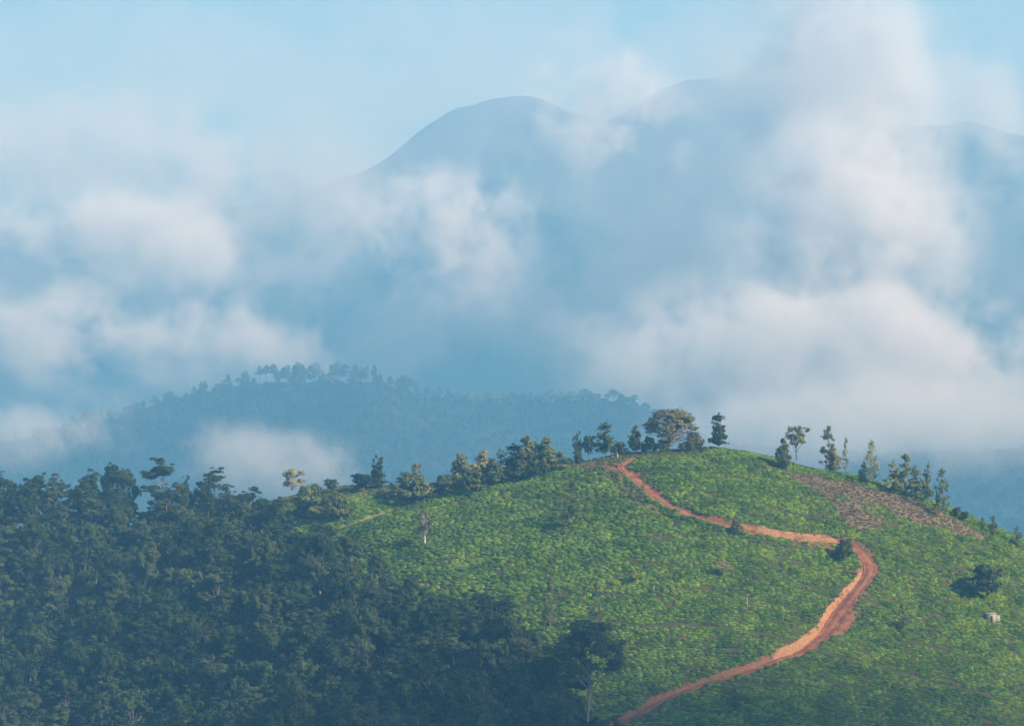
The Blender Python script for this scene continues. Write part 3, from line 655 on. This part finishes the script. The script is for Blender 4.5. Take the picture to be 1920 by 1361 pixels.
def scatter_stuff(name, mask_fn, spacing, meshes, smin, smax, area, keepp=1, **tags):
    X, Y = field(*area, spacing, spacing, spacing*.5, spacing*.5); Z = ground_h(X, Y); Rg = regions(X, Y, Z); ok = mask_fn(X, Y, Z, Rg) & (rng.uniform(size=len(X)) < keepp)
    X = X[ok]; Y = Y[ok]; Z = Z[ok]; s = rng.uniform(smin, smax, len(X)); sc = np.stack([s*rng.uniform(.8, 1.2, len(X)), s*rng.uniform(.8, 1.2, len(X)), s*rng.uniform(.7, 1.3, len(X))], 1)
    rt = np.stack([rng.uniform(-.2, .2, len(X)), rng.uniform(-.2, .2, len(X)), rng.uniform(0, 6.28, len(X))], 1)
    # one real plant of the kind stands at the first points and is what the rest repeat
    return scatter_mesh(name, np.stack([X, Y, Z], 1), rt, sc, meshes, **tags)
def scatter_mesh(name, P, rot, scl, meshes, **tags):
    """a field joined into one real mesh (numpy)"""
    cr, sr = np.cos(rot[:, 2]), np.sin(rot[:, 2]); pick = rng.integers(0, len(meshes), len(P)); VV = []; FF = []; b = 0
    for k, me in enumerate(meshes):
        v = np.empty(len(me.vertices)*3, np.float32); me.vertices.foreach_get('co', v); v = v.reshape(-1, 3)
        f = np.empty(len(me.loops), np.int32); me.loops.foreach_get('vertex_index', f); f = f.reshape(-1, 3)
        ii = np.nonzero(pick == k)[0]
        w = v[None]*scl[ii][:, None]; x = w[..., 0]*cr[ii][:, None]-w[..., 1]*sr[ii][:, None]; y = w[..., 0]*sr[ii][:, None]+w[..., 1]*cr[ii][:, None]
        q = np.stack([x, y, w[..., 2]], -1)+P[ii][:, None]; VV.append(q.reshape(-1, 3))
        FF.append((f[None]+(np.arange(len(ii))*len(v))[:, None, None]).reshape(-1, 3)+b); b += len(ii)*len(v)
    me = np_mesh(name, np.concatenate(VV), np.concatenate(FF)); o = link(name, me, meshes[0].materials[0]); tag(o, **tags); print(name, len(P), len(me.polygons)); return o
scatter_stuff('pruned_tea', lambda X, Y, Z, R: R['pruned'], 1.0, prn_me, .6, 1.2, (60, 175, 900, 1020), .85, label='brown patch of hard pruned tea stumps below the right ridge', cat='pruned tea', kind='stuff')
scatter_stuff('rough_grass', lambda X, Y, Z, R: (R['strip'] | (R['verge'] & (R['dr'][0] > RWID[R['dr'][3]]+1.0) & ~R['pull']) | (R['saddle'] & (Y > Y2-16))) & (Y < Y2+14), 1.0, grs_me, .35, 1.0, (-150, 140, 815, 1085), .8, label='rough yellowish grass along the road verges, hilltop and saddle', cat='grass', kind='stuff')
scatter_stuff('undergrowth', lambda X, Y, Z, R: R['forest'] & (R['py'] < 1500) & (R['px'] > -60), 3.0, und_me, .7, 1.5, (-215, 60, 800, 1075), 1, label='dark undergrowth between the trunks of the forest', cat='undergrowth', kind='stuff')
# hilltop scrub below the umbrella tree
for i, (px_, by_, tp_, w_, lab) in enumerate([(1160, 846, 826, 40, 'low scrub between bushy evergreen and small yellow green tree'), (1245, 842, 822, 46, 'low scrub in front of the umbrella tree trunk'), (1290, 844, 824, 46, 'dry brownish scrub right of the umbrella tree trunk'), (1322, 848, 836, 20, 'tiny dark bush by the path right of the dry scrub'), (1060, 872, 856, 36, 'low yellowish scrub where the hedge meets the cypress clump')]):
    tree_at('shrub', lab, 'shrub', 'dome%d' % (i % 2), px_, by_, tp_, w_)
# ------------------------------------------------------------------ post, stone block
white_m = rough_mat('old white paint', [(.3, (.55, .54, .48)), (.7, (.75, .74, .68))], 2, 3)
stone_m = rough_mat('pale weathered stone', [(.3, (.30, .28, .24)), (.7, (.46, .43, .38))], 1.5, 5, .05, 6)
dark_m = rough_mat('weathered dark wood', [(.3, (.04, .03, .025)), (.7, (.10, .08, .06))], 2, 4)
def box(V, F, c, s, b=.02, taper=1.0):
    x, y, z = c; a, d, h = s; n = len(V)
    for zz, k in ((z, 1), (z+h-b, taper), (z+h, taper-b*2/max(a, .01))):
        for sx, sy in ((-1, -1), (1, -1), (1, 1), (-1, 1)): V.append((x+sx*a/2*k, y+sy*d/2*k, zz))
    for l in range(2):
        for i in range(4): F.append((n+l*4+i, n+l*4+(i+1) % 4, n+l*4+4+(i+1) % 4, n+l*4+4+i))
    F.append((n+8, n+9, n+10, n+11)); F.append((n+3, n+2, n+1, n))
def thing(name, label, cat, loc, rz=0, group=None):
    e = bpy.data.objects.new(name, None); C.objects.link(e); e.location = loc; e.rotation_euler = (0, 0, rz); tag(e, label, cat, group); return e
def boxes(name, parent, m, specs):
    V = []; F = []
    for s in specs: box(V, F, *s)
    return link(name, np_mesh(name, V, F), m, parent)
p = cast(1158, 860, ground_h); t = thing('marker_post', 'short white post at the top of the red road', 'post', tuple(p))
boxes('shaft', t, white_m, [((0, 0, -.3), (.28, .28, 1.9), .05, .92)]); boxes('cap', t, white_m, [((0, 0, 1.602), (.36, .36, .14), .04, .9)])
for px_, py_, lab, hh in ((722, 1003, 'short pale stake in the tea left of the grey bare tree', 1.6), (1401, 1138, 'thin pale stake in the tea left of the road bank', 3.0), (1226, 1112, 'thin grey stake in the tea at the centre of the slope', 2.2)):
    p = cast(px_, py_, ground_h); t = thing('stake', lab, 'stake', tuple(p)); boxes('shaft', t, white_m, [((0, 0, -.3), (.16, .16, hh+.3), .04, .8)]); boxes('head', t, white_m, [((0, 0, hh+.002), (.22, .2, .1), .02, .9)])
p = cast(1857, 1163, ground_h); t = thing('stone_hut', 'small pale stone hut in tea below the dark round tree', 'hut', tuple(p), .25)
boxes('wall', t, stone_m, [((0, 0, -.8), (3.0, 2.4, 3.0), .06, .97)]); boxes('roof', t, stone_m, [((0, 0, 2.203), (3.3, 2.7, .16), .04, .98)])
boxes('door', t, dark_m, [((-.1, -1.19, -.1), (.8, .08, 1.7), .02, 1)]); boxes('annex', t, stone_m, [((2.35, .3, -.8), (1.5, 1.4, 2.4), .05, .97)])
# ------------------------------------------------------------------ the ridge across the valley
YM = 4800.
cm = smooth_interp([(-6000, 1100), (-600, 900), (0, 832), (100, 812), (200, 790), (300, 762), (400, 734), (440, 723), (560, 716), (700, 718), (760, 736), (800, 748), (900, 758), (1000, 756), (1100, 752), (1200, 758), (1260, 792), (1350, 835), (1600, 850), (1920, 845), (2400, 860), (8000, 1100)], r=2)
def mid_h(x, y):
    h = ridge(x, y, YM, cm, .36, 60)
    h = h+34*fbm(x/330, y/300, 91, 4)*sstep(20, 400, np.abs(y-YM))
    return np.maximum(h, -310)
mx_ = np.arange(-2600, 2601, 14.); my_ = np.r_[np.arange(4000, 4860, 12.), np.arange(4870, 5600, 30.)]
MX, MY = np.meshgrid(mx_, my_); MZ = mid_h(MX, MY)+4*fbm(MX/26, MY/26, 95, 2)*(np.abs(MY-YM) > 20)
hill_m = rough_mat('forested slope', [(.35, (.008, .020, .010)), (.5, (.014, .030, .013)), (.64, (.03, .05, .02))], .008, 7)
tag(link('far_ridge', np_mesh('far ridge', np.stack([MX, MY, MZ], -1).reshape(-1, 3), grid_faces(len(mx_), len(my_)), True), hill_m), kind='structure')
def lowtree(key, seed, shape, H, Wd, n, ls, leaf): make_proto(key, seed, shape, H, Wd, n, ls, bark_dark, leaf, .4)
lowtree('far0', 500, sh_cone, 24, 13, 420, 1.4, M_con); lowtree('far1', 501, sh_euc, 24, 15, 420, 1.4, M_dark); lowtree('far2', 502, sh_feather, 24, 13, 380, 1.3, M_dark); lowtree('far3', 503, sh_flat, 24, 17, 380, 1.3, M_dark)
far = [(412, 12, 18), (422, 16, 16), (428, 22, 18), (446, 14, 16), (459, 24, 14), (476, 12, 18), (487, 32, 14), (499, 34, 16), (512, 35, 18), (524, 22, 22), (537, 30, 18), (552, 30, 20), (561, 34, 20), (572, 20, 26), (590, 33, 26), (605, 22, 20), (621, 33, 18), (634, 35, 22), (648, 34, 18), (659, 22, 18), (667, 32, 14), (676, 26, 20), (686, 30, 12), (702, 32, 18), (713, 20, 16), (731, 20, 22), (746, 20, 20), (762, 30, 26), (781, 24, 16), (800, 22, 22)]
for px_ in range(814, 1200, 13): far.append((px_+random.uniform(-4, 4), random.uniform(10, 24), random.uniform(14, 26)))
for px_ in list(range(0, 400, 15)): far.append((px_+random.uniform(-6, 6), random.uniform(9, 28) if px_ > 60 else random.uniform(16, 34), random.uniform(12, 20)))
for px_, hp, wp in far:
    y = YM+random.uniform(-14, 6); x = (px_-960)*K*y; z = float(mid_h(np.array(x), np.array(y)))
    put_tree('ridge_tree', 'small blue hazed tree on the crest of the distant ridge', 'tree', 'far%d' % random.choice([0, 1, 2, 1, 3]), (x, y, z-2.5), hp*K*y*1.05+2.5, wp*K*y*1.15, 'trees along the crest of the distant ridge')
# woods that clothe the distant ridge
q = 7000; X = rng.uniform(-1100, 1250, q); Y = rng.uniform(4250, 4790, q); Z = mid_h(X, Y); d = fbm(X/130, Y/110, 97, 3) > -.5; X = X[d]; Y = Y[d]; Z = Z[d]
fm = [bush_mesh('far wood %d' % i, 600+i, 60, 2.2, 6, 8) for i in range(3)]
for m_ in fm: m_.materials.append(hill_m)
s = rng.uniform(.5, 1.3, len(X)); scatter_mesh('far_woods', np.stack([X, Y, Z-1], 1), np.zeros((len(X), 3)), np.stack([s, s, s*rng.uniform(.7, 1.2, len(X))], 1), fm, label='continuous blue hazed woods covering the distant ridge', cat='woods', kind='stuff')
# ------------------------------------------------------------------ far mountains
def mountain(name, Yr, pts_, y0, y1, m, a, seed, amp):
    c = smooth_interp(pts_, r=2); xs = np.arange(-3600, 3601, 22.); ys = np.arange(y0, y1, 25.); X, Y = np.meshgrid(xs, ys)
    h = ridge(X, Y, Yr, c, m, a); w = sstep(0, 500, np.abs(Y-Yr)+30); rid = 1-np.abs(fbm(X/380, Y/520, seed, 4))*1.6
    h = np.maximum(h+amp*w*(rid-.7)+9*fbm(X/50, Y/50, seed+7, 4)+26*fbm(X/230, Y/230, seed+5, 3), -320)
    return tag(link(name, np_mesh(name, np.stack([X, Y, h], -1).reshape(-1, 3), grid_faces(len(xs), len(ys)), True), hill_m), kind='structure')
mountain('mountain', 7700, [(-6000, 1100), (0, 425), (200, 410), (400, 392), (560, 366), (640, 340), (690, 318), (730, 295), (765, 262), (800, 232), (840, 212), (900, 188), (950, 177), (1000, 179), (1050, 196), (1120, 232), (1180, 205), (1230, 168), (1290, 150), (1380, 147), (1450, 160), (1560, 215), (1660, 245), (1750, 240), (1830, 235), (1920, 260), (2400, 420), (8000, 1100)], 5700, 8400, .62, 90, 201, 120)
mountain('mountain', 11200, [(-6000, 800), (-300, 330), (0, 282), (80, 264), (150, 250), (200, 258), (280, 290), (350, 318), (440, 337), (540, 330), (640, 380), (1000, 420), (8000, 700)], 9600, 12400, .5, 90, 231, 100)
# ------------------------------------------------------------------ clouds of mist drifting between the ridges
def cloud_mat():
    m, t, out = newmat('cloud mist'); L = t.links.new
    tc = N(t, 'ShaderNodeTexCoord'); geo = N(t, 'ShaderNodeNewGeometry')
    ln = N(t, 'ShaderNodeVectorMath', operation='LENGTH'); L(tc.outputs['Object'], ln.inputs[0])
    mp = N(t, 'ShaderNodeVectorMath', operation='MULTIPLY'); L(geo.outputs['Position'], mp.inputs[0]); mp.inputs[1].default_value = (1/210., 1/620., 1/200.)
    nn = N(t, 'ShaderNodeTexNoise'); nn.inputs['Scale'].default_value = 1.0; nn.inputs['Detail'].default_value = 7; nn.inputs['Roughness'].default_value = .66; nn.inputs['Distortion'].default_value = .12; L(mp.outputs[0], nn.inputs['Vector']); nz = nn.outputs[0]
    a = N(t, 'ShaderNodeMath', operation='MULTIPLY_ADD'); L(nz, a.inputs[0]); a.inputs[1].default_value = 3.4; a.inputs[2].default_value = -1.7
    oi = N(t, 'ShaderNodeObjectInfo'); sc = N(t, 'ShaderNodeSeparateColor'); L(oi.outputs['Color'], sc.inputs[0])
    b = N(t, 'ShaderNodeMath', operation='SUBTRACT'); L(a.outputs[0], b.inputs[0]); L(ln.outputs['Value'], b.inputs[1])
    c = N(t, 'ShaderNodeMath', operation='ADD'); L(b.outputs[0], c.inputs[0]); L(sc.outputs[1], c.inputs[1])
    mr = N(t, 'ShaderNodeMapRange', interpolation_type='SMOOTHSTEP'); L(c.outputs[0], mr.inputs[0]); mr.inputs[1].default_value = -.05; mr.inputs[2].default_value = .85; mr.inputs[3].default_value = 0; mr.inputs[4].default_value = 1
    ed = N(t, 'ShaderNodeMapRange', interpolation_type='SMOOTHSTEP'); L(ln.outputs['Value'], ed.inputs[0]); ed.inputs[1].default_value = .25; ed.inputs[2].default_value = 1; ed.inputs[3].default_value = 1; ed.inputs[4].default_value = 0
    pr = N(t, 'ShaderNodeMath', operation='MULTIPLY'); L(mr.outputs[0], pr.inputs[0]); L(ed.outputs[0], pr.inputs[1])
    dn = N(t, 'ShaderNodeMath', operation='MULTIPLY'); L(pr.outputs[0], dn.inputs[0])
    k = N(t, 'ShaderNodeMath', operation='MULTIPLY'); L(sc.outputs[0], k.inputs[0]); k.inputs[1].default_value = .02; L(k.outputs[0], dn.inputs[1])
    v = N(t, 'ShaderNodeVolumePrincipled'); v.inputs['Color'].default_value = (.97, .985, 1, 1); v.inputs['Anisotropy'].default_value = -.25; L(dn.outputs[0], v.inputs['Density'])
    L(v.outputs[0], out.inputs['Volume']); return m
CM = cloud_mat()
def cloud(label, px, py, wpx, hpx, Yc, depth, dens, tilt=0, fill=.8):
    """an ellipsoid of drifting mist; dens in 1/100 m"""
    n, k = 16, 10; V = []; F = []
    for j in range(k+1):
        for i in range(n): th = math.pi*j/k; ph = 2*math.pi*i/n; V.append((math.sin(th)*math.cos(ph), math.sin(th)*math.sin(ph), math.cos(th)))
    for j in range(k):
        for i in range(n): F.append((j*n+i, (j+1)*n+i, (j+1)*n+(i+1) % n, j*n+(i+1) % n))
    me = np_mesh('cloud', V, F); o = link('cloud', me, CM); o.location = ((px-960)*K*Yc, Yc, (H0-py)*K*Yc); o.scale = (wpx/2*K*Yc, depth/2, hpx/2*K*Yc); o.rotation_euler = (0, tilt, 0)
    o.color = (dens, fill, 0, 1); tag(o, label, 'cloud', kind='stuff'); return o
cloud('tall bright column of cloud rising at the right', 1550, 230, 580, 900, 5700, 280, 1.8, -.06, 1.2)
cloud('white heart of the cloud above the right ridge', 1585, 470, 620, 620, 5500, 300, 2.2, 0, 1.25)
cloud('wide pale cloud base behind the tea hill at the right', 1570, 670, 1400, 430, 5300, 360, 1.1, 0, 1.05)
cloud('rounded cloud floating in the middle of the view below the peak', 850, 445, 680, 380, 5900, 240, 1.5, .2, .8)
cloud('thin cloud veil on the shoulder of the main peak', 1130, 205, 560, 360, 6300, 240, 1.3, .5, .75)
cloud('flat cloud bank at the left edge', 160, 450, 1050, 290, 6000, 260, 1.0, .05, .8)
cloud('pale low mist across the left above the distant ridge', 200, 620, 1400, 320, 5500, 300, .6, 0, .8)
cloud('curl of white mist in front of the distant ridge', 500, 862, 760, 280, 3700, 160, .5, .12, .66)
cloud('thin mist hiding the left end of the distant ridge', 100, 800, 800, 260, 3900, 200, .6, 0, .75)
cloud('mist hiding the right end of the distant ridge', 1640, 790, 1200, 300, 3900, 300, .5, 0, .9)
cloud('wisp of cloud along the upper right edge', 1850, 230, 300, 620, 6000, 220, .6, -.4, .7)
cloud('faint veil of mist between the main peak and left cloud bank', 480, 400, 1100, 480, 6600, 300, .5, 0, .9)
cloud('pale mist over the far left mountain', 60, 290, 1500, 360, 8900, 300, .55, 0, .95)
o = cloud('very wide thin grey veil of high mist behind the main peak', 960, 300, 5200, 10, 9000, 500, .05, 0, 1.3); o.location.z = 560; o.scale.z = 900
o = cloud('very wide thin veil of mist over far mountains', 960, 300, 6400, 10, 6550, 300, .14, 0, 1.1); o.location.z = 420; o.scale.z = 800
o = cloud('added unseen cloud that shades the lower forest and lower tea slope', 0, 0, 10, 10, 600, 1, 3.4)
cc = Vector((-25, 800, -168))+to_sun*760; o.location = cc; o.scale = (390, 210, 115)  # shade cloud added out of view, set towards the sun to dim the lower slope
# ------------------------------------------------------------------ haze
V = []; F = []; x0, x1, y0, y1, z0, z1 = -5300., 5300., -1700., 19000., -322., 1500.
V = [(x0, y0, z0), (x1, y0, z0), (x1, y1, z0), (x0, y1, z0), (x0, y0, z1), (x1, y0, z1), (x1, y1, z1), (x0, y1, z1)]
F = [(3, 2, 1, 0), (4, 5, 6, 7), (0, 1, 5, 4), (1, 2, 6, 5), (2, 3, 7, 6), (3, 0, 4, 7)]
m, t, out = newmat('blue air'); v = N(t, 'ShaderNodeVolumePrincipled'); v.inputs['Color'].default_value = (.20, .57, .98, 1); v.inputs['Absorption Color'].default_value = (.54, .54, .54, 1)
v.inputs['Density'].default_value = 2.3e-4; v.inputs['Anisotropy'].default_value = 0; t.links.new(v.outputs[0], out.inputs['Volume'])
tag(link('haze', np_mesh('haze', V, F), m), label='blue haze filling the air between the hills', kind='stuff')
